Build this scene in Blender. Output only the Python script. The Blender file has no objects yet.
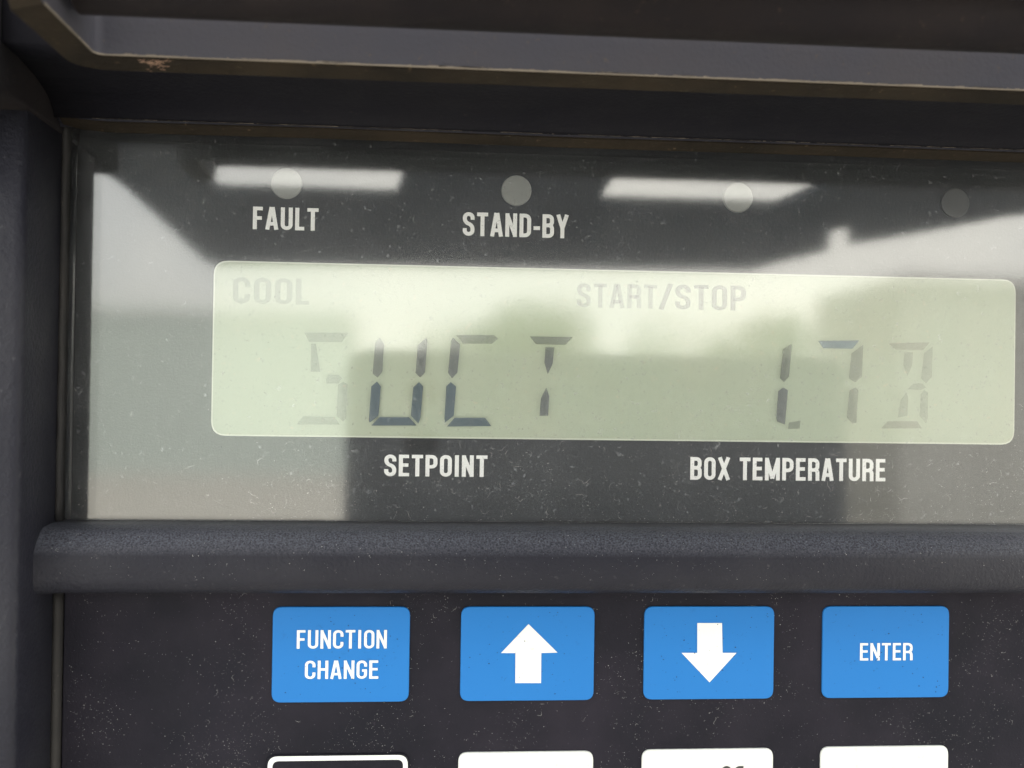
import bpy, bmesh, math, random
from mathutils import Vector, Matrix, noise as mnoise

# ------------------------------------------------------------------ camera, sky, sun, exposure
SC = bpy.context.scene
MM = 0.001
# camera pose in panel coordinates (x right, y down, z away from the viewer, mm), solved from key and screen corners
F = 1100.0
H = ((0.99652, -0.01466, -0.082), (0.01538, 0.99985, 0.00808), (0.08187, -0.00931, 0.9966))
CAM = (-32.828, -42.043, -178.333)
def W(x, y, z):                       # panel mm -> world metres
    return Vector((x, z, -y)) * MM
def Wd(v):
    return Vector((v[0], v[2], -v[1]))
cd = bpy.data.cameras.new('camera')
cam = bpy.data.objects.new('camera', cd)
SC.collection.objects.link(cam)
rgt, up, back = Wd(H[0]).normalized(), -Wd(H[1]).normalized(), -Wd(H[2]).normalized()
m = Matrix((rgt, up, back)).transposed().to_4x4()
m.translation = W(*CAM)
cam.matrix_world = m
cd.sensor_width = 36.0
cd.lens = F * 36.0 / 1024.0
cd.clip_start = 0.002
cd.clip_end = 2000.0
cd.dof.use_dof = True
cd.dof.focus_distance = 0.181
cd.dof.aperture_fstop = 24.0
SC.camera = cam

SUN_ELEV, SUN_AZ = math.radians(50), math.radians(18)     # azimuth measured from +Y clockwise
wd = bpy.data.worlds.new('World'); SC.world = wd; wd.use_nodes = True
nt = wd.node_tree
sky = nt.nodes.new('ShaderNodeTexSky'); sky.sky_type = 'NISHITA'; sky.sun_disc = False
sky.sun_elevation = SUN_ELEV; sky.sun_rotation = SUN_AZ
sky.air_density = 1.0; sky.dust_density = 1.6; sky.ozone_density = 1.0
bg = nt.nodes['Background']; bg.inputs['Strength'].default_value = 0.12
# thin bright cloud veil over the whole sky
tcw = nt.nodes.new('ShaderNodeTexCoord'); cl = nt.nodes.new('ShaderNodeTexNoise')
cl.inputs['Scale'].default_value = 2.6; cl.inputs['Detail'].default_value = 7.0; cl.inputs['Roughness'].default_value = 0.55
mr = nt.nodes.new('ShaderNodeMapRange'); mr.inputs['From Min'].default_value = 0.3; mr.inputs['From Max'].default_value = 0.62
mr.inputs['To Min'].default_value = 0.55; mr.inputs['To Max'].default_value = 1.0
mxw = nt.nodes.new('ShaderNodeMix'); mxw.data_type = 'RGBA'; mxw.inputs[7].default_value = (15.8, 15.4, 13.9, 1)
nt.links.new(tcw.outputs['Generated'], cl.inputs['Vector']); nt.links.new(cl.outputs['Fac'], mr.inputs['Value'])
nt.links.new(mr.outputs['Result'], mxw.inputs[0]); nt.links.new(sky.outputs['Color'], mxw.inputs[6])
nt.links.new(mxw.outputs[2], bg.inputs['Color'])
sd = bpy.data.lights.new('sun', 'SUN'); sd.energy = 4.2; sd.angle = math.radians(2); sd.color = (1.0, 0.98, 0.94)
sun = bpy.data.objects.new('sun', sd); SC.collection.objects.link(sun)
dirv = Vector((math.sin(SUN_AZ) * math.cos(SUN_ELEV), math.cos(SUN_AZ) * math.cos(SUN_ELEV), math.sin(SUN_ELEV)))
sun.rotation_euler = dirv.to_track_quat('Z', 'Y').to_euler()
sun.location = (0, -1, 3)
SC.view_settings.view_transform = 'Standard'; SC.view_settings.look = 'None'
SC.view_settings.gamma = 1.0; SC.view_settings.use_curve_mapping = False
SC.view_settings.exposure = 1.36
SC.cycles.max_bounces = 10; SC.cycles.transparent_max_bounces = 16
RND = random.Random(7)

# ------------------------------------------------------------------ helpers
def back_px(u, v, z=0.0):             # photo pixel -> panel point on the plane at depth z (mm)
    a, b = (u - 512) / F, (v - 384) / F
    d = [H[0][i] * a + H[1][i] * b + H[2][i] for i in range(3)]
    s = (z - CAM[2]) / d[2]
    return CAM[0] + s * d[0], CAM[1] + s * d[1]

def obj(name, verts, faces, mat, parent=None, smooth=False):   # verts in world metres
    me = bpy.data.meshes.new(name)
    me.from_pydata([tuple(v) for v in verts], [], faces); me.update()
    if mat: me.materials.append(mat)
    if smooth:
        for p in me.polygons: p.use_smooth = True
    o = bpy.data.objects.new(name, me); SC.collection.objects.link(o)
    o.parent = parent
    return o

def from_bm(name, bm, mat, parent=None, smooth=False):
    bmesh.ops.recalc_face_normals(bm, faces=bm.faces)
    me = bpy.data.meshes.new(name); bm.to_mesh(me); bm.free()
    if mat: me.materials.append(mat)
    if smooth:
        for p in me.polygons: p.use_smooth = True
    o = bpy.data.objects.new(name, me); SC.collection.objects.link(o); o.parent = parent
    return o

def empty(name, loc, label, cat, group=None):
    o = bpy.data.objects.new(name, None); SC.collection.objects.link(o)
    o.location = loc; o.empty_display_size = 0.01
    o['label'] = label; o['category'] = cat
    if group: o['group'] = group
    return o

def bevel(o, w, seg=3, angle=30):
    b = o.modifiers.new('bevel', 'BEVEL'); b.width = w * MM; b.segments = seg
    b.limit_method = 'ANGLE'; b.angle_limit = math.radians(angle)
    for p in o.data.polygons: p.use_smooth = True
    w_ = o.modifiers.new('wn', 'WEIGHTED_NORMAL'); w_.keep_sharp = False
    return o

def box(name, x0, x1, y0, y1, z0, z1, mat, parent, bv=0.0):    # panel mm
    v = [W(x, y, z) for x in (x0, x1) for y in (y0, y1) for z in (z0, z1)]
    bm = bmesh.new(); vs = [bm.verts.new(p) for p in v]
    for f in ((0, 1, 3, 2), (4, 6, 7, 5), (0, 4, 5, 1), (2, 3, 7, 6), (0, 2, 6, 4), (1, 5, 7, 3)):
        bm.faces.new([vs[i] for i in f])
    o = from_bm(name, bm, mat, parent)
    if bv: bevel(o, bv)
    return o

def round_pts(pts, r, n=5):           # rounded closed polygon in 2D
    out = []
    N = len(pts)
    for i in range(N):
        p0, p1, p2 = Vector(pts[i - 1]), Vector(pts[i]), Vector(pts[(i + 1) % N])
        a, b = (p0 - p1).normalized(), (p2 - p1).normalized()
        ang = a.angle(b)
        rr = r[i] if isinstance(r, (list, tuple)) else r
        if rr <= 0: out.append(tuple(p1)); continue
        d = min(rr / math.tan(ang / 2), 0.49 * (p0 - p1).length, 0.49 * (p2 - p1).length)
        s, e = p1 + a * d, p1 + b * d
        for k in range(n + 1):
            t = k / n
            q = s.lerp(p1, t).lerp(p1.lerp(e, t), t)
            out.append(tuple(q))
    return out

def plate(name, pts, z_front, z_back, mat, parent, bv=0.0, seg=2):   # closed polygon (x,y panel mm) extruded in depth
    bm = bmesh.new()
    a = [bm.verts.new(W(x, y, z_front)) for x, y in pts]
    b = [bm.verts.new(W(x, y, z_back)) for x, y in pts]
    n = len(pts)
    bm.faces.new(a); bm.faces.new(list(reversed(b)))
    for i in range(n): bm.faces.new((a[i], b[i], b[(i + 1) % n], a[(i + 1) % n]))
    o = from_bm(name, bm, mat, parent)
    if bv: bevel(o, bv, seg, 50)
    return o

def rect(cx, cy, w, h):
    return [(cx - w / 2, cy - h / 2), (cx + w / 2, cy - h / 2), (cx + w / 2, cy + h / 2), (cx - w / 2, cy + h / 2)]

def loft(name, sections, mat, parent, smooth=True, caps=True):  # list of closed rings of world points
    bm = bmesh.new(); rings = [[bm.verts.new(p) for p in s] for s in sections]
    n = len(rings[0])
    for A, B in zip(rings, rings[1:]):
        for i in range(n): bm.faces.new((A[i], A[(i + 1) % n], B[(i + 1) % n], B[i]))
    if caps:
        bm.faces.new(rings[0]); bm.faces.new(list(reversed(rings[-1])))
    return from_bm(name, bm, mat, parent, smooth)

# ------------------------------------------------------------------ materials
def mat(name, col, rough=0.5, spec=0.5, metal=0.0):
    M = bpy.data.materials.new(name); M.use_nodes = True
    b = M.node_tree.nodes['Principled BSDF']
    b.inputs['Base Color'].default_value = (*col, 1); b.inputs['Roughness'].default_value = rough
    b.inputs['Specular IOR Level'].default_value = spec; b.inputs['Metallic'].default_value = metal
    return M, M.node_tree, b

def N(t, kind, **kw):
    n = t.nodes.new(kind)
    for k, v in kw.items():
        if k in n.inputs: n.inputs[k].default_value = v
        else: setattr(n, k, v)
    return n

def worn(name, col, rough, dirt=(0.12, 0.1, 0.085), dirt_amt=0.5, spot=900, bump=0.15, grain=2600, spec=0.4, stretch=(1, 1, 1)):
    """moulded plastic: fine pebble grain, cloudy grime, small pale dust spots"""
    M, t, b = mat(name, col, rough, spec)
    tc = N(t, 'ShaderNodeTexCoord')
    mp = N(t, 'ShaderNodeMapping'); mp.inputs['Scale'].default_value = stretch
    t.links.new(tc.outputs['Object'], mp.inputs['Vector'])
    def noise(scale, detail, rgh=0.6):
        n = N(t, 'ShaderNodeTexNoise'); n.inputs['Scale'].default_value = scale
        n.inputs['Detail'].default_value = detail; n.inputs['Roughness'].default_value = rgh
        t.links.new(mp.outputs['Vector'], n.inputs['Vector']); return n
    def ramp(src, a, c):
        r = N(t, 'ShaderNodeMapRange'); r.inputs['From Min'].default_value = a; r.inputs['From Max'].default_value = c
        t.links.new(src, r.inputs['Value']); return r.outputs['Result']
    cloud = ramp(noise(45, 5).outputs['Fac'], 0.42, 0.72)
    spots = ramp(noise(spot, 2, 0.7).outputs['Fac'], 0.66, 0.78)
    fine = noise(grain, 2)
    mx = N(t, 'ShaderNodeMath', operation='MULTIPLY'); t.links.new(cloud, mx.inputs[0]); mx.inputs[1].default_value = 0.3 * dirt_amt
    m2 = N(t, 'ShaderNodeMath', operation='MULTIPLY'); t.links.new(spots, m2.inputs[0]); m2.inputs[1].default_value = dirt_amt
    ad = N(t, 'ShaderNodeMath', operation='ADD'); ad.use_clamp = True
    t.links.new(mx.outputs[0], ad.inputs[0]); t.links.new(m2.outputs[0], ad.inputs[1])
    mixc = N(t, 'ShaderNodeMix', data_type='RGBA')
    mixc.inputs[6].default_value = (*col, 1); mixc.inputs[7].default_value = (*dirt, 1)
    t.links.new(ad.outputs[0], mixc.inputs[0]); t.links.new(mixc.outputs[2], b.inputs['Base Color'])
    rg = N(t, 'ShaderNodeMapRange'); rg.inputs['To Min'].default_value = rough - 0.06; rg.inputs['To Max'].default_value = min(1, rough + 0.15)
    t.links.new(noise(120, 4).outputs['Fac'], rg.inputs['Value']); t.links.new(rg.outputs['Result'], b.inputs['Roughness'])
    bp = N(t, 'ShaderNodeBump'); bp.inputs['Strength'].default_value = bump; bp.inputs['Distance'].default_value = 0.0002
    t.links.new(fine.outputs['Fac'], bp.inputs['Height']); t.links.new(bp.outputs['Normal'], b.inputs['Normal'])
    return M

M_HOUSE = worn('housing_plastic', (0.014, 0.0145, 0.022), 0.42, dirt=(0.14, 0.14, 0.15), dirt_amt=0.22, bump=0.9, grain=1500, spec=0.14)
M_LID = worn('lid_plastic', (0.050, 0.050, 0.066), 0.6, dirt=(0.10, 0.075, 0.055), dirt_amt=0.4, bump=0.4, grain=1500, spec=0.2)
M_DIRTY = worn('grimy_edge_plastic', (0.013, 0.0105, 0.0085), 0.75, dirt=(0.11, 0.08, 0.05), dirt_amt=0.6, bump=0.5, grain=1200, spec=0.1)
M_KEYPAD = worn('keypad_membrane', (0.0075, 0.0075, 0.013), 0.58, dirt=(0.08, 0.065, 0.095), dirt_amt=0.42, spot=1400, bump=0.4, grain=2200, spec=0.13)  # violet tint of the grime paints in a faint reflected sheen
M_MASK = worn('display_mask', (0.007, 0.008, 0.011), 0.5, dirt=(0.04, 0.04, 0.045), dirt_amt=0.3)
M_GASKET = worn('rubber_gasket', (0.009, 0.0085, 0.010), 0.7, dirt=(0.06, 0.055, 0.05), dirt_amt=0.8)
def dust_and_skylight_on_top(M, col, amt):
    """settled dust, with skylight painted in, on the upward-facing side"""
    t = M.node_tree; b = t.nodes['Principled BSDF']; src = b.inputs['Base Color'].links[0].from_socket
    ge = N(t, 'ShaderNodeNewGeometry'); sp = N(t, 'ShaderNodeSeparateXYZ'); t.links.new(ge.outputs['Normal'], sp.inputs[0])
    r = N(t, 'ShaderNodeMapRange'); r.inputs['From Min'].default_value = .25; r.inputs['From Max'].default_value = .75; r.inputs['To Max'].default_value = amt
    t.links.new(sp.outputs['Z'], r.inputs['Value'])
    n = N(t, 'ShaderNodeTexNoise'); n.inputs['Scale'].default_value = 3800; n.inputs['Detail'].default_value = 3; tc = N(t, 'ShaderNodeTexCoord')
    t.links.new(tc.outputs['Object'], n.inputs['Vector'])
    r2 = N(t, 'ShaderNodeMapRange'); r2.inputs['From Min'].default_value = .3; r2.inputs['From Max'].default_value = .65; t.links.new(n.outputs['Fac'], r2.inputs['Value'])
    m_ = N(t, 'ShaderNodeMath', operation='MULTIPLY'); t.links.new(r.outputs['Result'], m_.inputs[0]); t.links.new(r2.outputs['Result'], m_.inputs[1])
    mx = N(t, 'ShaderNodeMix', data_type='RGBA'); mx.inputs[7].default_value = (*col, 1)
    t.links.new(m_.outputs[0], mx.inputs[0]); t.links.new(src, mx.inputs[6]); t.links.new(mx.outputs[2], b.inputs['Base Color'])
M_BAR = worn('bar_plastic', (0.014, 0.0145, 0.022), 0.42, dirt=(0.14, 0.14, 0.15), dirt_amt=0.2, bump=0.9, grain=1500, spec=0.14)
dust_and_skylight_on_top(M_BAR, (0.15, 0.16, 0.20), 0.5)  # lightens the bar top: dust plus painted skylight
M_SHADE = worn('painted_shade_black', (0.009, 0.0085, 0.010), 0.9, dirt=(0.05, 0.035, 0.03), dirt_amt=0.35, bump=0.6, grain=900, spec=0.05)  # near-black that puts shade into the cheek and the rim's back
M_COVE = worn('shaded_cove_plastic', (0.0075, 0.0075, 0.011), 0.6, dirt=(0.03, 0.027, 0.028), dirt_amt=0.4, bump=0.5, grain=1200, spec=0.08)
M_ROLL = worn('rolled_rubber', (0.010, 0.0085, 0.0105), 0.7, dirt=(0.07, 0.05, 0.04), dirt_amt=0.4, bump=0.5, grain=900, spec=0.1)
M_BLUE = worn('blue_key_print', (0.011, 0.142, 0.44), 0.5, dirt=(0.01, 0.06, 0.2), dirt_amt=0.15, spot=800, bump=0.08, grain=900, spec=0.22)
M_WKEY = worn('white_key_print', (0.56, 0.59, 0.60), 0.42, dirt=(0.3, 0.28, 0.25), dirt_amt=0.3, spot=700, bump=0.08, grain=900)
M_PRINT = worn('white_print', (0.88, 0.88, 0.88), 0.5, dirt=(0.45, 0.44, 0.42), dirt_amt=0.2, spot=1100, bump=0.0)
M_KEYPRINT = mat('key_print', (0.62, 0.65, 0.67), 0.5)[0]
M_BLACKPRINT = mat('black_print', (0.02, 0.02, 0.02), 0.5)[0]
M_LCD = worn('lcd_reflector', (0.40, 0.45, 0.345), 0.55, dirt=(0.50, 0.475, 0.355), dirt_amt=0.9, bump=0.02)  # cream mottling paints faint reflections into the screen colour
M_LCDEDGE = mat('lcd_edge', (0.62, 0.65, 0.56), 0.4)[0]
M_LAMP = mat('indicator_lens', (0.23, 0.235, 0.225), 0.35)[0]
M_LAMPDARK = mat('indicator_lens_dark', (0.04, 0.04, 0.04), 0.35)[0]
M_DUST = mat('dust', (0.42, 0.42, 0.42), 0.9, 0.1)[0]
M_SCUFF = mat('scuffed_plastic', (0.26, 0.17, 0.13), 0.9, 0.1)[0]
M_TAN = mat('tan_dust_highlight', (0.22, 0.19, 0.16), 0.9, 0.1)[0]  # edge dust tone that also paints the rim and lip highlights
M_DARKSPECK = mat('dark_specks', (0.02, 0.03, 0.05), 0.9, 0.1)[0]
M_SHEET = worn('lid_underside', (0.045, 0.062, 0.10), 0.6, dirt=(0.07, 0.07, 0.07), dirt_amt=0.5, spot=80, bump=0.2, grain=600, spec=0.3)
M_PHONE = mat('phone_back', (0.27, 0.29, 0.34), 0.45)[0]
M_LENS = mat('phone_lens', (0.005, 0.005, 0.006), 0.08)[0]
M_CONC = worn('concrete', (0.40, 0.385, 0.35), 0.85, dirt=(0.25, 0.24, 0.21), dirt_amt=0.8, spot=3, bump=0.2, grain=8, spec=0.2)

M_PALE = worn('painted_wall', (0.5, 0.5, 0.48), 0.6, dirt=(0.3, 0.28, 0.25), dirt_amt=0.5, spot=20, bump=0.1, grain=60)
M_CONT1 = worn('grey_green_paint', (0.42, 0.47, 0.44), 0.6, dirt=(0.3, 0.3, 0.26), dirt_amt=0.5, spot=6, bump=0.1, grain=40)
M_CONT2 = worn('weathered_grey_paint', (0.30, 0.30, 0.28), 0.6, dirt=(0.35, 0.3, 0.25), dirt_amt=0.5, spot=6, bump=0.1, grain=40)
M_LEAF = worn('leaf_green', (0.12, 0.155, 0.075), 0.6, dirt=(0.16, 0.17, 0.07), dirt_amt=0.8, spot=4, bump=0.0, grain=10, spec=0.3)
M_BARK = worn('bark', (0.12, 0.09, 0.065), 0.9, dirt=(0.2, 0.17, 0.13), dirt_amt=0.6, spot=20, bump=0.5, grain=60)

def glass_mat():
    M = bpy.data.materials.new('window_acrylic'); M.use_nodes = True
    t = M.node_tree; t.nodes.clear()
    out = N(t, 'ShaderNodeOutputMaterial')
    tr = N(t, 'ShaderNodeBsdfTransparent'); tr.inputs['Color'].default_value = (0.975, 0.98, 0.985, 1)
    gl = N(t, 'ShaderNodeBsdfGlossy'); gl.inputs['Roughness'].default_value = 0.068
    fr0 = N(t, 'ShaderNodeFresnel'); fr0.inputs['IOR'].default_value = 2.2
    ge = N(t, 'ShaderNodeNewGeometry'); fr = N(t, 'ShaderNodeMix', data_type='FLOAT')
    t.links.new(ge.outputs['Backfacing'], fr.inputs[0]); t.links.new(fr0.outputs['Fac'], fr.inputs[2]); fr.inputs[3].default_value = 0.04
    df = N(t, 'ShaderNodeBsdfDiffuse'); df.inputs['Color'].default_value = (0.58, 0.60, 0.64, 1)
    tc = N(t, 'ShaderNodeTexCoord')
    n1 = N(t, 'ShaderNodeTexNoise'); n1.inputs['Scale'].default_value = 60; n1.inputs['Detail'].default_value = 6
    n2 = N(t, 'ShaderNodeTexNoise'); n2.inputs['Scale'].default_value = 1500; n2.inputs['Detail'].default_value = 2
    t.links.new(tc.outputs['Object'], n1.inputs['Vector']); t.links.new(tc.outputs['Object'], n2.inputs['Vector'])
    r1 = N(t, 'ShaderNodeMapRange'); r1.inputs['From Min'].default_value = 0.3; r1.inputs['From Max'].default_value = 0.75
    r1.inputs['To Min'].default_value = 0.002; r1.inputs['To Max'].default_value = 0.02
    t.links.new(n1.outputs['Fac'], r1.inputs['Value'])
    r2 = N(t, 'ShaderNodeMapRange'); r2.inputs['From Min'].default_value = 0.64; r2.inputs['From Max'].default_value = 0.80
    r2.inputs['To Min'].default_value = 0.0; r2.inputs['To Max'].default_value = 0.25
    t.links.new(n2.outputs['Fac'], r2.inputs['Value'])
    ad = N(t, 'ShaderNodeMath', operation='ADD'); t.links.new(r1.outputs['Result'], ad.inputs[0]); t.links.new(r2.outputs['Result'], ad.inputs[1])
    m1 = N(t, 'ShaderNodeMixShader'); m2 = N(t, 'ShaderNodeMixShader')
    bp = N(t, 'ShaderNodeBump'); bp.inputs['Strength'].default_value = 0.02; bp.inputs['Distance'].default_value = 0.0005
    t.links.new(n1.outputs['Fac'], bp.inputs['Height'])
    t.links.new(bp.outputs['Normal'], gl.inputs['Normal'])
    t.links.new(fr.outputs[0], m1.inputs['Fac']); t.links.new(tr.outputs[0], m1.inputs[1]); t.links.new(gl.outputs[0], m1.inputs[2])
    t.links.new(ad.outputs[0], m2.inputs['Fac']); t.links.new(m1.outputs[0], m2.inputs[1]); t.links.new(df.outputs[0], m2.inputs[2])
    t.links.new(m2.outputs[0], out.inputs['Surface'])
    return M
M_GLASS = glass_mat()

SEGM = {}
def seg_mat(alpha, tint):
    k = (alpha, tint)
    if k in SEGM: return SEGM[k]
    M = bpy.data.materials.new('liquid_crystal'); M.use_nodes = True
    t = M.node_tree; b = t.nodes['Principled BSDF']
    b.inputs['Base Color'].default_value = (*tint, 1); b.inputs['Roughness'].default_value = 0.5
    b.inputs['Alpha'].default_value = alpha
    SEGM[k] = M
    return M

# ------------------------------------------------------------------ stroke lettering (condensed grotesque capitals)
def arc_round(pts, r, n=5):
    out = [pts[0]]
    for i in range(1, len(pts) - 1):
        p0, p1, p2 = Vector(pts[i - 1]), Vector(pts[i]), Vector(pts[i + 1])
        a, b = (p0 - p1), (p2 - p1)
        d = min(r, 0.5 * a.length if i > 1 else a.length * .98, 0.5 * b.length if i < len(pts) - 2 else b.length * .98)
        s, e = p1 + a.normalized() * d, p1 + b.normalized() * d
        c = s + e - p1
        for k in range(n + 1):
            th = k / n * math.pi / 2
            out.append(tuple(c + (s - c) * math.cos(th) + (e - c) * math.sin(th)))
    out.append(pts[-1])
    return out

def glyph(ch, w, t):
    a, b, c, d = t / 2, w - t / 2, t / 2, 1 - t / 2      # left, right, bottom, top centre lines
    m, mid, R = w / 2, 0.5, (w - t) / 2
    S = lambda *p: list(p)
    if ch == 'F': return [S((a, 0), (a, d), (w * .96, d)), S((a, .5), (w * .88, .5))]
    if ch == 'E': return [S((w * .97, d), (a, d), (a, c), (w, c)), S((a, .52), (w * .92, .52))]
    if ch == 'L': return [S((a, 1), (a, c), (w * .96, c))]
    if ch == 'T': return [S((0, d), (w, d)), S((m, d), (m, 0))]
    if ch == 'I': return [S((m, 0), (m, 1))]
    if ch == 'H': return [S((a, 0), (a, 1)), S((b, 0), (b, 1)), S((a, .52), (b, .52))]
    if ch == 'N': return [S((a, 0), (a, 1)), S((b, 0), (b, 1)), S((a, .93), (b, .07))]
    if ch == 'M': return [S((a, 0), (a, 1)), S((b, 0), (b, 1)), S((a, .95), (m, .08)), S((m, .08), (b, .95))]
    if ch == 'A': return [S((a * .9, 0), (m - .02, 1)), S((w - a * .9, 0), (m + .02, 1)), S((w * .22, .26), (w * .78, .26))]
    if ch == 'X': return [S((a * .9, 0), (w - a * .9, 1)), S((w - a * .9, 0), (a * .9, 1))]
    if ch == 'Y': return [S((a * .8, 1), (m, .42)), S((w - a * .8, 1), (m, .42)), S((m, .47), (m, 0))]
    if ch == 'U': return [arc_round(S((a, 1), (a, c), (b, c), (b, 1)), R)]
    if ch == 'O': return [arc_round(S((m, d), (a, d), (a, c), (b, c), (b, d), (m, d)), R)]
    if ch == 'C': return [arc_round(S((b, .64), (b, d), (a, d), (a, c), (b, c), (b, .36)), R)]
    if ch == 'G': return [arc_round(S((b, .66), (b, d), (a, d), (a, c), (b, c), (b, .46)), R), S((m * 1.05, .45), (w, .45))]
    if ch == 'D': return [arc_round(S((a, 0), (a, d), (b, d), (b, c), (0, c)), R) if 0 else S((a, 0), (a, 1)), arc_round(S((a, d), (b, d), (b, c), (a, c)), R * 1.1)]
    if ch == 'P': return [S((a, 0), (a, 1)), arc_round(S((a, d), (b, d), (b, .45), (a, .45)), R)]
    if ch == 'R': return [S((a, 0), (a, 1)), arc_round(S((a, d), (b, d), (b, .48), (a, .48)), R), arc_round(S((m, .48), (b, .48), (b * 1.02, 0)), R * .8)]
    if ch == 'B': return [S((a, 0), (a, 1)), arc_round(S((a, d), (b * .98, d), (b * .98, .53), (a, .53)), R * .9), arc_round(S((a, .53), (b, .53), (b, c), (a, c)), R * .9)]
    if ch == 'S': return [arc_round(S((b, .68), (b, d), (a, d), (a, .56), (b, .46), (b, c), (a, c), (a, .32)), R)]
    if ch == '-': return [S((0, .40), (w, .40))]
    if ch == '/': return [S((a * .5, -.02), (w - a * .5, 1.02))]
    if ch == '5': return [arc_round(S((w * .93, d), (a * 1.3, d), (a * 1.1, .56), (b, .56), (b, c), (a, c), (a, .3)), R * .8)]
    return []
GW = {'I': 0.20, '-': 0.26, 'M': 0.62, ' ': 0.20, '/': 0.36, 'L': .38, 'F': .40, 'E': .41, 'T': .44, 'A': .50, 'Y': .48, 'X': .5, 'J': .4}

def stroke_poly(pts, t, V, Fc, off, z, sx):
    P = [Vector(p) for p in pts]
    P = [p for i, p in enumerate(P) if i == 0 or (p - P[i - 1]).length > 1e-5]
    L = []; n = len(P)
    closed = (P[0] - P[-1]).length < 1e-4
    for i in range(n):
        if closed and i in (0, n - 1):
            d0 = (P[-1] - P[-2]).normalized(); d1 = (P[1] - P[0]).normalized()
        else:
            d0 = (P[i] - P[i - 1]).normalized() if i else (P[1] - P[0]).normalized()
            d1 = (P[i + 1] - P[i]).normalized() if i < n - 1 else d0
        n0, n1 = Vector((-d0.y, d0.x)), Vector((-d1.y, d1.x))
        nn = (n0 + n1); nn = nn.normalized() if nn.length > 1e-6 else n0
        k = min(1 / max(nn.dot(n0), .3), 2.0)
        L.append((P[i] + nn * t / 2 * k, P[i] - nn * t / 2 * k))
    base = len(V)
    for q, r in L:
        V.append(((q.x + off) * sx, q.y, z)); V.append(((r.x + off) * sx, r.y, z))
    for i in range(n - 1):
        Fc.append((base + 2 * i, base + 2 * i + 1, base + 2 * i + 3, base + 2 * i + 2))

def text_mesh(word, width, height, t=0.175, gap=0.10, squash=None):
    V, Fc = [], []; x = 0; i = 0
    for ch in word:
        w = GW.get(ch, 0.47)
        for s in glyph(ch, w, t):
            stroke_poly(s, t, V, Fc, x, i * 0.0004, 1.0); i += 1
        x += w + gap
    tot = x - gap
    return [(vx / tot * width - width / 2, vy * height - height / 2, vz) for vx, vy, vz in V], Fc

def lettering(word, u0, v0, u1, v1, z, mt, parent, t=0.158, shear=0.0, name='lettering', thick=0.03):
    """capitals whose photographed box is (u0,v0)-(u1,v1); laid flat on the plane at depth z"""
    ax, _ = back_px(u0, (v0 + v1) / 2, z); bx_, _ = back_px(u1, (v0 + v1) / 2, z)
    cx, cy = back_px((u0 + u1) / 2, (v0 + v1) / 2, z)
    _, ty = back_px((u0 + u1) / 2, v0, z); _, by = back_px((u0 + u1) / 2, v1, z)
    V, Fc = text_mesh(word, bx_ - ax, by - ty, t)
    vv = [W(cx + x + shear * y, cy - y, z - thick - dz * 5) for x, y, dz in V]
    Fc = [tuple(reversed(f)) for f in Fc]
    return obj(name, vv, Fc, mt, parent)

# ------------------------------------------------------------------ ground
g = obj('ground', [(-600, -600, -1.3), (600, -600, -1.3), (600, 600, -1.3), (-600, 600, -1.3)], [(0, 1, 2, 3)], M_CONC)
g['kind'] = 'structure'

def world_box(name, x0, x1, y0, y1, z0, z1, mt, parent, org):
    v = [Vector((x, y, z)) - Vector(org) for x in (x0, x1) for y in (y0, y1) for z in (z0, z1)]
    return obj(name, v, [(0, 1, 3, 2), (4, 6, 7, 5), (0, 4, 5, 1), (2, 3, 7, 6), (0, 2, 6, 4), (1, 5, 7, 3)], mt, parent)
# unseen wall added behind the controller to shade the ground in front
wl = obj('added_shade_wall', [Vector((x, y, z)) for x in (-3, 3) for y in (.06, .16) for z in (-1.3, 1.25)],
         [(0, 1, 3, 2), (4, 6, 7, 5), (0, 4, 5, 1), (2, 3, 7, 6), (0, 2, 6, 4), (1, 5, 7, 3)], M_PALE)
wl['label'] = 'unseen pale wall added behind the controller to shade the ground'; wl['category'] = 'wall'
# two cargo containers across the yard, seen only as soft reflections in the window
def container(x0, length, y, label, mt):
    c = empty('cargo_container', (x0 + length / 2, y - 1.2, -1.3), label, 'container', 'containers mirrored in the window')
    org = c.location
    n = int(length / .28); V, Fc = [], []
    prof_ = []
    for i in range(n):
        xa = x0 + length * i / n; p = length / n
        prof_ += [(xa, y), (xa + p * .36, y), (xa + p * .5, y - .036), (xa + p * .86, y - .036)]
    prof_.append((x0 + length, y))
    for x, yy in prof_: V += [Vector((x, yy, -1.18)) - org, Vector((x, yy, 1.18)) - org]
    for i in range(len(prof_) - 1): Fc.append((2 * i, 2 * i + 2, 2 * i + 3, 2 * i + 1))
    obj('corrugated_side', V, Fc, mt, c)
    world_box('roof', x0, x0 + length, y - 2.4, y - .05, 1.17, 1.28, mt, c, org)
    world_box('top_rail', x0, x0 + length, y - .05, y + .03, 1.16, 1.30, mt, c, org)
    world_box('bottom_rail', x0, x0 + length, y - .06, y + .03, -1.3, -1.17, mt, c, org)
    world_box('end_wall', x0, x0 + .06, y - 2.4, y - .05, -1.3, 1.16, mt, c, org)
    world_box('end_wall', x0 + length - .06, x0 + length, y - 2.4, y - .05, -1.3, 1.16, mt, c, org)
container(-9.5, 8.3, -17.5, 'pale grey-green cargo container far left across the yard', M_CONT1)
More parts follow.
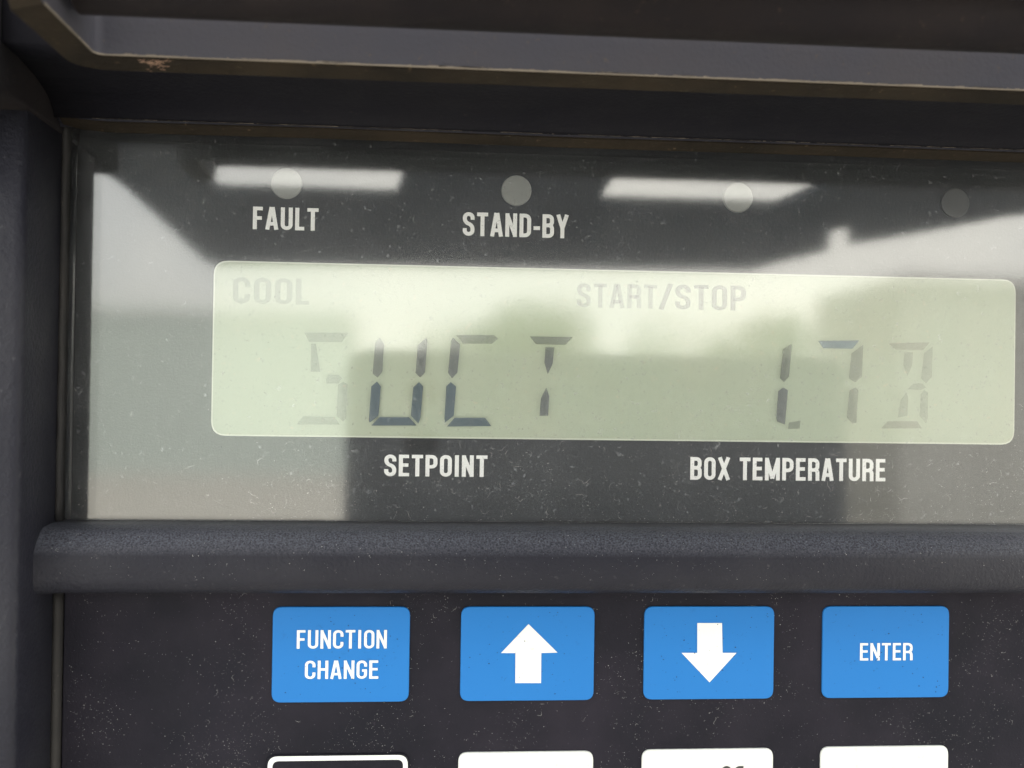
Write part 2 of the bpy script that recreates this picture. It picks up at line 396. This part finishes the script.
def tree(x, y, h, w, n, label):
    r_ = random.Random(int(x * 100))
    t = empty('tree', (x, y, -1.3), label, 'tree', 'trees mirrored in the window')
    V, Fc = [], []
    for k in range(5):
        zz, rr = h * .62 * k / 4, .09 * (1 - .16 * k)
        for q in range(8):
            V.append((rr * math.cos(q * .7854) + .05 * math.sin(k * 2.1), rr * math.sin(q * .7854), zz))
    for k in range(4):
        for q in range(8): Fc.append((8 * k + q, 8 * k + (q + 1) % 8, 8 * k + 8 + (q + 1) % 8, 8 * k + 8 + q))
    for b_ in range(6):
        a = b_ * 1.05; p0 = Vector((0, 0, h * (.3 + .05 * b_))); p1 = Vector((math.cos(a) * w * .33, math.sin(a) * w * .33, h * (.55 + .06 * b_)))
        sd_ = Vector((-math.sin(a), math.cos(a), 0)); base = len(V)
        for p, q in ((p0, .04), (p1, .012)):
            V += [tuple(p + sd_ * q), tuple(p + Vector((0, 0, q))), tuple(p - sd_ * q), tuple(p - Vector((0, 0, q)))]
        for q in range(4): Fc.append((base + q, base + (q + 1) % 4, base + 4 + (q + 1) % 4, base + 4 + q))
    obj('trunk', V, Fc, M_BARK, t)
    V, Fc = [], []
    cl_ = [(r_.gauss(0, .24) * w, r_.gauss(0, .22) * w, h * r_.uniform(.38, .86), r_.uniform(.14, .26) * w) for _ in range(16)]
    for k in range(n):
        cx_, cy_, cz_, cr = r_.choice(cl_)
        d = Vector((r_.gauss(0, 1), r_.gauss(0, 1), r_.gauss(0, .8))).normalized() * cr * r_.random() ** .4
        p = Vector((cx_, cy_, cz_)) + d
        u_ = Vector((r_.gauss(0, 1), r_.gauss(0, 1), r_.gauss(0, 1))).normalized(); v_ = u_.cross(Vector((r_.gauss(0, 1), r_.gauss(0, 1), 1))).normalized()
        s_ = r_.uniform(.05, .09); base = len(V)
        V += [tuple(p - u_ * s_), tuple(p + v_ * s_ * .5), tuple(p + u_ * s_), tuple(p - v_ * s_ * .5)]
        Fc.append((base, base + 1, base + 2, base + 3))
    o = obj('crown', V, Fc, M_LEAF, t)
tree(1.45, -18.0, 2.85, 2.7, 4200, 'round leafy tree straight across the yard')
tree(5.3, -19.5, 3.0, 3.0, 3800, 'leafy tree standing beside the grey container')
container(4.75, 6.0, -10.5, 'weathered grey cargo container nearer on the right across the yard', M_CONT2)

# ------------------------------------------------------------------ the controller
CT = empty('refrigeration_controller', (0, 0, 0), 'dark plastic controller with grey-green readout behind a clear window above blue keys', 'controller')
XL, XR = -89.5, 132.0        # inner left wall and right end (out of frame)
TOPZ = 42.043                # camera height above the keypad's top key row, for converting heights

def hz(h, z):                # (height above the panel, height relative to the camera) -> panel y, z
    return (-(TOPZ + z), -h)

# back shell that everything is mounted in
box('back_shell', -126, XR + 4, -100, 44, 9.5, 34, M_HOUSE, CT, 2.0)
# side rail (left wall of the recess), rounded front corner
prof = round_pts([(-126, 9.5), (-126, -17), (XL, -17), (XL, 9.5)], [0, 4, 1.6, 0], 6)
loft('side_rail', [[W(x, yy, z) for x, z in prof] for yy in (-81.6, -60, -30, 0, 44)], M_HOUSE, CT)
# cross bar between window and keypad
bar = [(-1.2, -20.9), (3, -21.1), (6.2, -21.3), (7.4, -21.8), (9.3, -23.6), (9.9, -24.6), (10.1, -25.6), (10.1, -28.4), (9.6, -29.8), (8.2, -30.8), (5, -31.3), (-1.2, -31.5)]
secs = []
for X, k, g_ in ((-90.9, 1.05, -.4), (-90.5, 1.09, .05), (-89.6, 1.07, .15), (-88.3, 1.02, .08), (-86.3, 1.0, 0), (-40, 1, 0), (20, 1, 0), (XR, 1, 0)):
    ring = []
    for h, z in bar:
        zz = z + (g_ if z > -26 else -g_)
        y, d = hz(h * k if h > 0 else h, zz)
        ring.append(W(X, y, d))
    secs.append(ring)
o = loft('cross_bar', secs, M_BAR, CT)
# upper ledge: lip over the window with a cove above it
cove = [(3.5, 39.95), (6.0, 40.85), (6.2, 40.95), (6.25, 41.2), (6.1, 41.7), (5.6, 43.2), (8.0, 47.5), (20, 48.5), (26, 48.5), (26, 60), (-9.5, 60), (-9.5, 43.6), (2.4, 43.6), (3.1, 40.3)]
secs = []
for X, dz in ((XL - .5, 1.2), (XL + 1.5, .9), (XL + 4, .25), (XL + 8, 0), (-50, .15), (-10, 0), (30, .1), (80, 0), (XR, 0)):
    secs.append([W(X, *hz(h, z + (dz if i < 6 else 0))) for i, (h, z) in enumerate(cove)])
o = loft('top_ledge', secs, M_HOUSE, CT)
bevel(o, 0.25, 2, 35)
# grimy underside strip of the lip
secs = []
for X, dz in ((XL + .8, 1.0), (XL + 4, .25), (XL + 8, 0), (-50, .15), (-10, 0), (30, .1), (80, 0), (XR, 0)):
    secs.append([W(X, *hz(h, z + dz)) for h, z in ((3.4, 39.7), (5.95, 40.6), (5.9, 40.9), (3.5, 40.0))])
loft('lip_edge', secs, M_DIRTY, CT, smooth=False)
# cove between the lip and the lid; recess shade put into its darker plastic
lx = [(6.35, 41.05), (6.6, 41.6), (7.1, 42.2), (8.2, 43.0), (10.5, 44.0), (14.5, 44.9), (20, 45.5), (27.6, 45.8), (27.6, 62), (26.6, 62), (26.6, 47.2), (18, 46.9), (9, 45), (6.0, 42.6)]
loft('cove', [[W(X, *hz(h, z)) for h, z in lx] for X in (XL + .4, -60, -20, 20, 60, XR)], M_COVE, CT)
# cheek closing the corner above the rail, its shade painted near-black
box('corner_cheek', -126, XL + .3, -130, -81.4, -30, 9.4, M_SHADE, CT, 1.0)
# gaskets
loft('gasket', [[W(x + RND.uniform(-.1, .1), yy, z) for x, z in ((XL - .2, 1), (XL - .2, -1.3), (XL + .45, -1.5), (XL + .75, -.9), (XL + .75, 1))] for yy in [-84 + 2.1 * k for k in range(31)]], M_GASKET, CT)
loft('gasket', [[W(x, yy, z) for x, z in ((XL - .2, 1), (XL - .2, -1.6), (XL + .6, -1.8), (XL + 1.1, -1.0), (XL + 1.1, 1))] for yy in [-10.5 + 3 * k for k in range(19)]], M_GASKET, CT)

# clear window
pane = box('window_pane', XL + .9, XR - 1, -86, -20.75, 0.0, 2.4, M_GLASS, CT, 0.35)
# mask board behind it
mask = box('display_mask', XL - 1, XR + 2, -90, -18, 6.45, 9.3, M_MASK, CT)
# screen
lx0, lx1, ly0, ly1 = -67.0, 70.3, -63.14, -34.75
cxm, cym = (lx0 + lx1) / 2, (ly0 + ly1) / 2
plate('screen_edge', round_pts(rect(cxm, cym, lx1 - lx0 + .5, ly1 - ly0 + .5), 2.4), 6.2, 6.6, M_LCDEDGE, CT)
lcd = plate('lcd_screen', round_pts(rect(cxm, cym, lx1 - lx0, ly1 - ly0), 2.2), 6.0, 6.5, M_LCD, CT)
# indicator lamps
for i, (u, v) in enumerate(((286.5, 183.5), (516.5, 190.5), (738, 197.5), (955, 203))):
    x, y = back_px(u, v, 6.2)
    pts = [(x + 2.55 * math.cos(k * math.tau / 28), y + 2.55 * math.sin(k * math.tau / 28)) for k in range(28)]
    plate('indicator_lamp', pts, 6.05, 6.8, M_LAMPDARK if i == 3 else M_LAMP, CT, 0.15)
# printed words
ZM = 6.45
lettering('FAULT', 253, 207.5, 318.5, 230, ZM, M_PRINT, mask)
lettering('STAND-BY', 463, 213.5, 568.5, 237, ZM, M_PRINT, mask)
lettering('SETPOINT', 384.5, 455, 487.5, 476.5, ZM, M_PRINT, mask)
lettering('BOX TEMPERATURE', 691, 458, 886, 480.5, ZM, M_PRINT, mask)
LCDINK = (0.12, 0.13, 0.12)
lettering('COOL', 233, 278, 310, 304, 6.0, seg_mat(0.2, LCDINK), lcd, t=0.15)
lettering('START', 577, 284, 657, 308, 6.0, seg_mat(0.34, LCDINK), lcd, t=0.15)
lettering('/STOP', 660, 285, 746, 310, 6.0, seg_mat(0.46, LCDINK), lcd, t=0.15)

# liquid-crystal segments, outlined in photo pixels, laid on the screen
INK_B, INK_P, INK_G, INK_S = (0.05, 0.085, 0.12), (0.085, 0.09, 0.115), (0.11, 0.12, 0.11), (0.16, 0.12, 0.12)
def segs(ox, oy, items):
    for pts, al, ink in items:
        q = [back_px(ox + x / 5.12, oy + y / 5.12, 6.0) for x, y in pts]
        obj('segment', [W(x, y, 5.55) for x, y in q], [tuple(range(len(q)))], seg_mat(round(min(.8, al + .07 + .03 * (al < .3)), 2), ink), lcd)
segs(280, 320, [
    ([(125, 65), (350, 65), (318, 115), (150, 112)], .14, INK_G), ([(160, 122), (185, 122), (208, 265), (158, 265)], .19, INK_G),
    ([(235, 300), (250, 280), (300, 280), (318, 298), (300, 325), (240, 325)], .18, INK_G),
    ([(298, 330), (325, 316), (347, 330), (340, 500), (325, 520), (290, 490)], .13, INK_G),
    ([(85, 535), (120, 492), (280, 495), (308, 535)], .12, INK_G),
    ([(510, 90), (533, 125), (525, 265), (500, 295), (475, 275), (487, 120)], .40, INK_P),
    ([(750, 90), (755, 110), (742, 270), (718, 295), (694, 272), (705, 130)], .50, INK_P),
    ([(497, 315), (517, 340), (505, 490), (460, 525), (455, 515), (468, 340)], .74, INK_B),
    ([(712, 318), (733, 340), (720, 500), (708, 530), (670, 490), (682, 345)], .70, INK_B),
    ([(468, 540), (510, 497), (660, 497), (700, 540)], .72, INK_B),
    ([(885, 90), (922, 125), (908, 270), (880, 300), (860, 270), (875, 110)], .55, INK_P)])
segs(440, 320, [
    ([(80, 78), (275, 78), (297, 95), (265, 122), (118, 122)], .34, INK_P),
    ([(55, 318), (82, 340), (70, 490), (25, 525), (22, 505), (32, 340)], .72, INK_B),
    ([(35, 545), (75, 500), (230, 500), (262, 543)], .68, INK_B),
    ([(458, 84), (678, 88), (640, 128), (490, 125)], .45, INK_P),
    ([(538, 140), (585, 140), (575, 225), (550, 278), (533, 220)], .56, INK_P),
    ([(543, 345), (558, 390), (552, 490), (508, 490), (515, 400)], .56, INK_P)])
segs(750, 320, [
    ([(208, 122), (210, 140), (195, 290), (170, 318), (150, 300), (165, 150)], .5, INK_G),
    ([(165, 345), (190, 360), (175, 535), (135, 520), (130, 500), (140, 365)], .54, INK_P),
    ([(195, 525), (255, 515), (250, 555), (190, 558)], .28, INK_G),
    ([(345, 108), (555, 105), (520, 148), (370, 145)], .5, (.10, .18, .26)),
    ([(575, 125), (568, 290), (535, 320), (500, 300), (515, 170), (545, 150)], .30, INK_G),
    ([(535, 345), (550, 360), (540, 525), (520, 530), (490, 500), (505, 360)], .26, INK_G),
    ([(700, 120), (915, 115), (880, 155), (740, 152)], .11, INK_S), ([(785, 165), (830, 165), (825, 230), (800, 290), (780, 230)], .13, INK_G),
    ([(930, 135), (925, 290), (895, 325), (870, 300), (885, 170)], .12, INK_G),
    ([(800, 355), (830, 325), (875, 325), (895, 345), (870, 358)], .11, INK_G),
    ([(885, 360), (905, 370), (905, 500), (895, 530), (862, 490), (868, 380)], .10, INK_G),
    ([(795, 370), (805, 400), (800, 490), (750, 500), (765, 410)], .11, INK_G),
    ([(665, 555), (700, 518), (850, 518), (875, 555)], .15, INK_S)])

# keypad membrane and keys
kp = box('keypad', XL + 1.2, XR - 1, -12.5, 42, 0.0, 3.0, M_KEYPAD, CT, 0.2)
def key(cx, cy, w, h, mt):
    return plate('key', round_pts(rect(cx, cy, w, h), 1.5, 6), -0.35, 0.2, mt, CT, 0.16, 3)
KW, KH = 21.78, 15.25
ks = [key(-45 + 30 * k, 0, KW, KH, M_BLUE) for k in range(4)]
ks[1]['label'] = 'blue key with a white arrow pointing up'
ks[2]['label'] = 'blue key with a white arrow pointing down'
ks[0]['label'] = 'blue key reading FUNCTION CHANGE'
ks[3]['label'] = 'blue key reading ENTER'
ZK = -0.35
lettering('FUNCTION', 297, 630, 387, 648.5, ZK, M_KEYPRINT, ks[0], t=0.13, name='legend')
lettering('CHANGE', 305, 660.5, 378.5, 678.8, ZK, M_KEYPRINT, ks[0], t=0.13, name='legend')
lettering('ENTER', 860, 643, 912.5, 660.3, ZK, M_KEYPRINT, ks[3], t=0.13, name='legend')
def arrow(pts, k):
    q = [back_px(u, v, ZK) for u, v in pts]
    obj('arrow', [W(x, y, ZK - .035) for x, y in q], [tuple(range(len(q)))], M_KEYPRINT, k)
arrow([(528.5, 624), (557.5, 652.5), (541.3, 653), (541, 683), (515.3, 683), (515.5, 653), (501, 653)], ks[1])
arrow([(697.3, 623), (722, 623), (722.5, 652.8), (736.5, 652.8), (709.5, 682.3), (681.5, 652.8), (697.3, 652.8)], ks[2])
KY2 = 23.35
def ring_key(cx, cy, w, h):
    k = key(cx, cy, w, h, M_KEYPAD)
    a = round_pts(rect(cx, cy, w - .5, h - .5), 1.6, 6); b = round_pts(rect(cx, cy, w - 2.0, h - 2.0), 1.0, 6)
    n = len(a); V = [W(x, y, ZK - .035) for x, y in a + b]
    obj('outline', V, [(i, (i + 1) % n, n + (i + 1) % n, n + i) for i in range(n)], M_KEYPRINT, k)
    return k
k5 = ring_key(-45.2, KY2 + .15, KW + .9, KH)
k5['label'] = 'black key with a white outline'
for k in range(1, 4):
    q = key(-45 + 30 * k, KY2 - .1 * k + .25, KW + .2, KH, M_WKEY); q['label'] = 'white key'
    if k == 2:
        lettering('O', 722, 766, 731, 783, ZK, M_BLACKPRINT, q, name='legend'); lettering('5', 735, 766, 744, 783, ZK, M_BLACKPRINT, q, name='legend')

# dust, fibres and scratches
def dust(name, x0, x1, y0, y1, z, n_spk, n_fib, mt, parent, bias=None, smin=.035, smax=.11, fmax=2.6):
    V, Fc = [], []
    def pick():
        while True:
            x, y = RND.uniform(x0, x1), RND.uniform(y0, y1)
            if bias is None or RND.random() < bias(x, y): return x, y
    for i in range(n_spk):
        x, y = pick(); s = smin + (smax - smin) * RND.random() ** 3; a = RND.uniform(0, 6.28); e = RND.uniform(.4, 1)
        b = len(V); zz = z - RND.uniform(0, .01)
        for k in range(5):
            r = s * RND.uniform(.6, 1.1); t = a + k * 1.2566
            V.append(W(x + r * math.cos(t), y + r * e * math.sin(t), zz))
        Fc.append(tuple(b + k for k in range(5)))
    for i in range(n_fib):
        x, y = pick(); a = RND.uniform(0, 6.28); L = RND.uniform(.4, 1) ** 2 * fmax; w = RND.uniform(.006, .016); n = 7
        cv = RND.gauss(0, .45); b = len(V); zz = z - RND.uniform(.01, .02)
        for k in range(n):
            nx, ny = -math.sin(a), math.cos(a); ww = w * (1 - abs(2 * k / (n - 1) - 1) * .7)
            V.append(W(x + nx * ww, y + ny * ww, zz)); V.append(W(x - nx * ww, y - ny * ww, zz))
            x += math.cos(a) * L / n; y += math.sin(a) * L / n; a += cv * .6 + RND.gauss(0, .6)
        for k in range(n - 1): Fc.append((b + 2 * k, b + 2 * k + 1, b + 2 * k + 3, b + 2 * k + 2))
    o = obj(name, V, Fc, mt, parent); o['kind'] = 'stuff'
    return o
dust('dust', XL + 1.5, 90, -80, -21, -.01, 1500, 60, M_DUST, pane, lambda x, y: .15 + .85 * max(0, (y + 60) / 40) ** 2, .025, .08)
dust('scratches', -60, 90, -34, -21.2, -.01, 2600, 200, M_DUST, pane, lambda x, y: .25 + .75 * (y + 34) / 13, .025, .07)
dust('dark_specks', XL + 4, 90, -80, -22, -.012, 160, 14, M_DARKSPECK, pane, None, .04, .11, 1.2)
dust('dust', XL + 2, 92, -10.5, 30, -.012, 7500, 150, M_DUST, kp, lambda x, y: .06 + max(0, .25 + 1.1 * mnoise.noise((x * .09, y * .09, 3.1)) + .5 * mnoise.noise((x * .4, y * .4, 1.0))), .02, .075, 1.8)
for k in range(4):
    dust('dark_specks', -45 + 30 * k - 9.8, -45 + 30 * k + 9.8, -6.8, 6.8, -.40, 120, 5, M_DARKSPECK, ks[k], None, .03, .15, 1.4)
dust('dust', XL, 92, -20.5, -13.5, -10.16, 700, 8, M_DUST, CT, None, .02, .07, 1.2)

# ------------------------------------------------------------------ raised lid above the window (its underside mirrors in the window)
LID = empty('raised_lid', W(0, -90, -30), 'dark raised lid with downturned rim above the clear window', 'lid')
LO = LID.location
def lidpt(x, h, z):
    return W(x, *hz(h, z)) - LO
def lid_loft(name, secs, mt, **kw):
    return loft(name, [[lidpt(*p) for p in s] for s in secs], mt, LID, **kw)
# rim: rear flange then rounded corner then left flange running towards the viewer
cx0, ch0, rc = -74.5, 33.0, 3.6      # corner centre, outer radius
outer = [(XR + 6, 28.2)] + [(60, 28.2), (0, 28.2), (-40, 28.2)]
for k in range(9):
    th = math.pi / 2 * k / 8
    outer.append((cx0 - (rc + 1.2) * math.sin(th), ch0 - (rc + 1.2) * math.cos(th)))
for hh in (45, 51, 59): outer.append((cx0 - rc - 1.2 - (hh - 33) * .012, hh))
def inset(pts, d):
    out = []
    for i, p in enumerate(pts):
        a = Vector(pts[max(i - 1, 0)]); b = Vector(pts[min(i + 1, len(pts) - 1)])
        t_ = (b - a).normalized(); n_ = Vector((t_.y, -t_.x))
        if n_.dot(Vector((30, 110)) - Vector(p)) < 0: n_ = -n_
        out.append(tuple(Vector(p) + n_ * d))
    return out
inn = inset(outer, 3.6); edge_o = inset(outer, 0.1); edge_i = inset(outer, 3.5)
up_ = lambda p: 7 if p[1] > 56 else 0
lid_loft('rim', [[(a[0], a[1], 42.65 + up_(a)), (a[0], a[1], 52), (b[0], b[1], 52), (b[0], b[1], 43.35 + up_(a))] for a, b in zip(outer, inn)], M_LID, smooth=False)
lid_loft('rim_edge', [[(a[0], a[1], 42.35 + up_(a)), (a[0], a[1], 42.8 + up_(a)), (b[0], b[1], 43.5 + up_(a)), (b[0], b[1], 43.1 + up_(a))] for a, b in zip(edge_o, edge_i)], M_DIRTY, smooth=False)
wi = inset(outer, 3.62); wi2 = inset(outer, 3.45)  # thin pale strip: edge wear with the rim's highlight painted in
lid_loft('worn_edge_highlight', [[(a[0], a[1], 43.36 + up_(o_)), (a[0], a[1], 43.50 + RND.uniform(-.07, .06) + up_(o_)), (b[0], b[1], 43.5 + up_(o_)), (b[0], b[1], 43.3 + up_(o_))] for a, b, o_ in
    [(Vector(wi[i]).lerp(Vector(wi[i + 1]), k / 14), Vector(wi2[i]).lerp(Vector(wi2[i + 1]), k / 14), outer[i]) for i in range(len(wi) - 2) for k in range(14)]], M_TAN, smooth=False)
bn = [(44 + 6 * math.cos(t_), 50.7 + 6 * math.sin(t_)) for t_ in [k * math.tau / 24 for k in range(24)]]
lid_loft('rolled_edge', [[(X, h, z) for h, z in bn] for X in (-74.4, -40, 0, 60, XR + 6)], M_ROLL)
lid_loft('shade_strip', [[(X, 27.4, 42.9), (X, 27.4, 53), (X, 28.1, 53), (X, 28.1, 42.9)] for X in (-72, XR + 6)], M_SHADE, smooth=False)  # dark strip added to paint shade on the rim's back
V, Fc = [], []                       # scuffed patch on the rim's lower edge
for k in range(26):
    x, h, a = RND.uniform(-71, -67), RND.uniform(29, 31.6), RND.uniform(-.6, .6); b = len(V)
    for q in range(4):
        ww = RND.uniform(.03, .10); zb = 42.27 + (h - 28.2) * .21
        V += [lidpt(x, h - ww, zb), lidpt(x, h + ww, zb + .03)]; x += .35 * math.cos(a); h += .35 * math.sin(a); a += RND.gauss(0, .7)
    for q in range(3): Fc.append((b + 2 * q, b + 2 * q + 1, b + 2 * q + 3, b + 2 * q + 2))
obj('scuff', V, Fc, M_SCUFF, LID)['kind'] = 'stuff'
# sheet with two slots near the hinge
def sheet(name, quad, z0=49.2, z1=51.4):
    bm = bmesh.new()
    a = [bm.verts.new(lidpt(x, h, z0)) for x, h in quad]; b = [bm.verts.new(lidpt(x, h, z1)) for x, h in quad]
    n = len(quad); bm.faces.new(a); bm.faces.new(list(reversed(b)))
    for i in range(n): bm.faces.new((a[i], b[i], b[(i + 1) % n], a[(i + 1) % n]))
    return from_bm(name, bm, M_SHEET, LID)
SL0, SL1 = 55, 100.0
sheet('sheet', [(-104, 48), (138, 48), (138, SL0), (-105, SL0)])
sheet('slot_divider', [(-105, SL0), (-84, SL0), (-84, SL1), (-106, SL1)])
sheet('slot_divider', [(-36, SL0), (9, SL0), (11, SL1), (-40, SL1)])
sheet('slot_divider', [(62, SL0), (138, SL0), (124, SL1), (58, SL1)])
sheet('sheet', [(-106, SL1), (124, SL1), (121.8, 100.5), (109.6, 140.8), (101.8, 160.2), (88.6, 128.5), (86.3, 129.5), (86.8, 136.7), (100.7, 175), (92.6, 236), (-3, 249), (-113, 262), (-116, 252)])

# pale dust along the edges; tan strips also paint the rim and lip highlights
def edge_dust_highlight(name, pts, parent, org, n, mt, wmax=.12):
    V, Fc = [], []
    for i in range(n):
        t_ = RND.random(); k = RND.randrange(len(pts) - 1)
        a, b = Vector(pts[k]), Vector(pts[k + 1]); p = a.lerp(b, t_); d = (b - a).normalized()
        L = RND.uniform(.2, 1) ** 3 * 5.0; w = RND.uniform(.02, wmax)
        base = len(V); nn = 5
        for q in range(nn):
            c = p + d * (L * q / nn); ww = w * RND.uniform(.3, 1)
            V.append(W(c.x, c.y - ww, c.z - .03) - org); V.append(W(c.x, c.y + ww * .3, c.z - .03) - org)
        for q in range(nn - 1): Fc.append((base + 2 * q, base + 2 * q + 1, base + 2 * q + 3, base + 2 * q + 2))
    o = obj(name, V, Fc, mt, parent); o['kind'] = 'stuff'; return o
O0 = Vector((0, 0, 0))
edge_dust_highlight('edge_dust_highlight', [(-72, *hz(32.1, 43.45)), (0, *hz(32.1, 43.45)), (70, *hz(32.1, 43.45)), (110, *hz(32.1, 43.45))], LID, LO, 160, M_TAN, .12)
edge_dust_highlight('edge_dust_highlight', [(-84, *hz(6.4, 41.1)), (-30, *hz(6.4, 41.1)), (30, *hz(6.4, 41.1)), (90, *hz(6.4, 41.1))], CT, O0, 300, M_TAN, .06)
edge_dust_highlight('edge_dust_highlight', [(-60, -20.95, -.1), (0, -20.95, -.1), (90, -20.95, -.1)], CT, O0, 200, M_DUST, .05)

# ------------------------------------------------------------------ phone that takes the picture (mirrors faintly in the window)
PX0, PX1, PZ0, PZ1 = -24.6 - 32.83, 144 - 32.83, 14.0, -61.0
ph = empty('smartphone', W((PX0 + PX1) / 2, -TOPZ, -186), 'dark smartphone held level in front of the clear window', 'phone')
PL = ph.location
def ph_plate(name, pts, z0, z1, mt, bv=0):
    o = plate(name, pts, z0, z1, mt, ph, bv); o.data.transform(Matrix.Translation(-PL)); return o
ph_plate('body', round_pts(rect((PX0 + PX1) / 2, -TOPZ - (PZ0 + PZ1) / 2, PX1 - PX0, PZ0 - PZ1), 9, 8), -190.5, -182.5, M_PHONE, 1.2)
ph_plate('camera_bump', round_pts(rect(-32.83 + 2, -TOPZ + 8, 28, 34), 6, 6), -182.6, -180.9, M_PHONE, .5)
for dx, dy in ((0, 0), (0, 16)):
    c = [( -32.83 + dx + 5.5 * math.cos(k * math.tau / 24), -TOPZ + dy + 5.5 * math.sin(k * math.tau / 24)) for k in range(24)]
    ph_plate('lens', c, -181.0, -180.2, M_LENS)
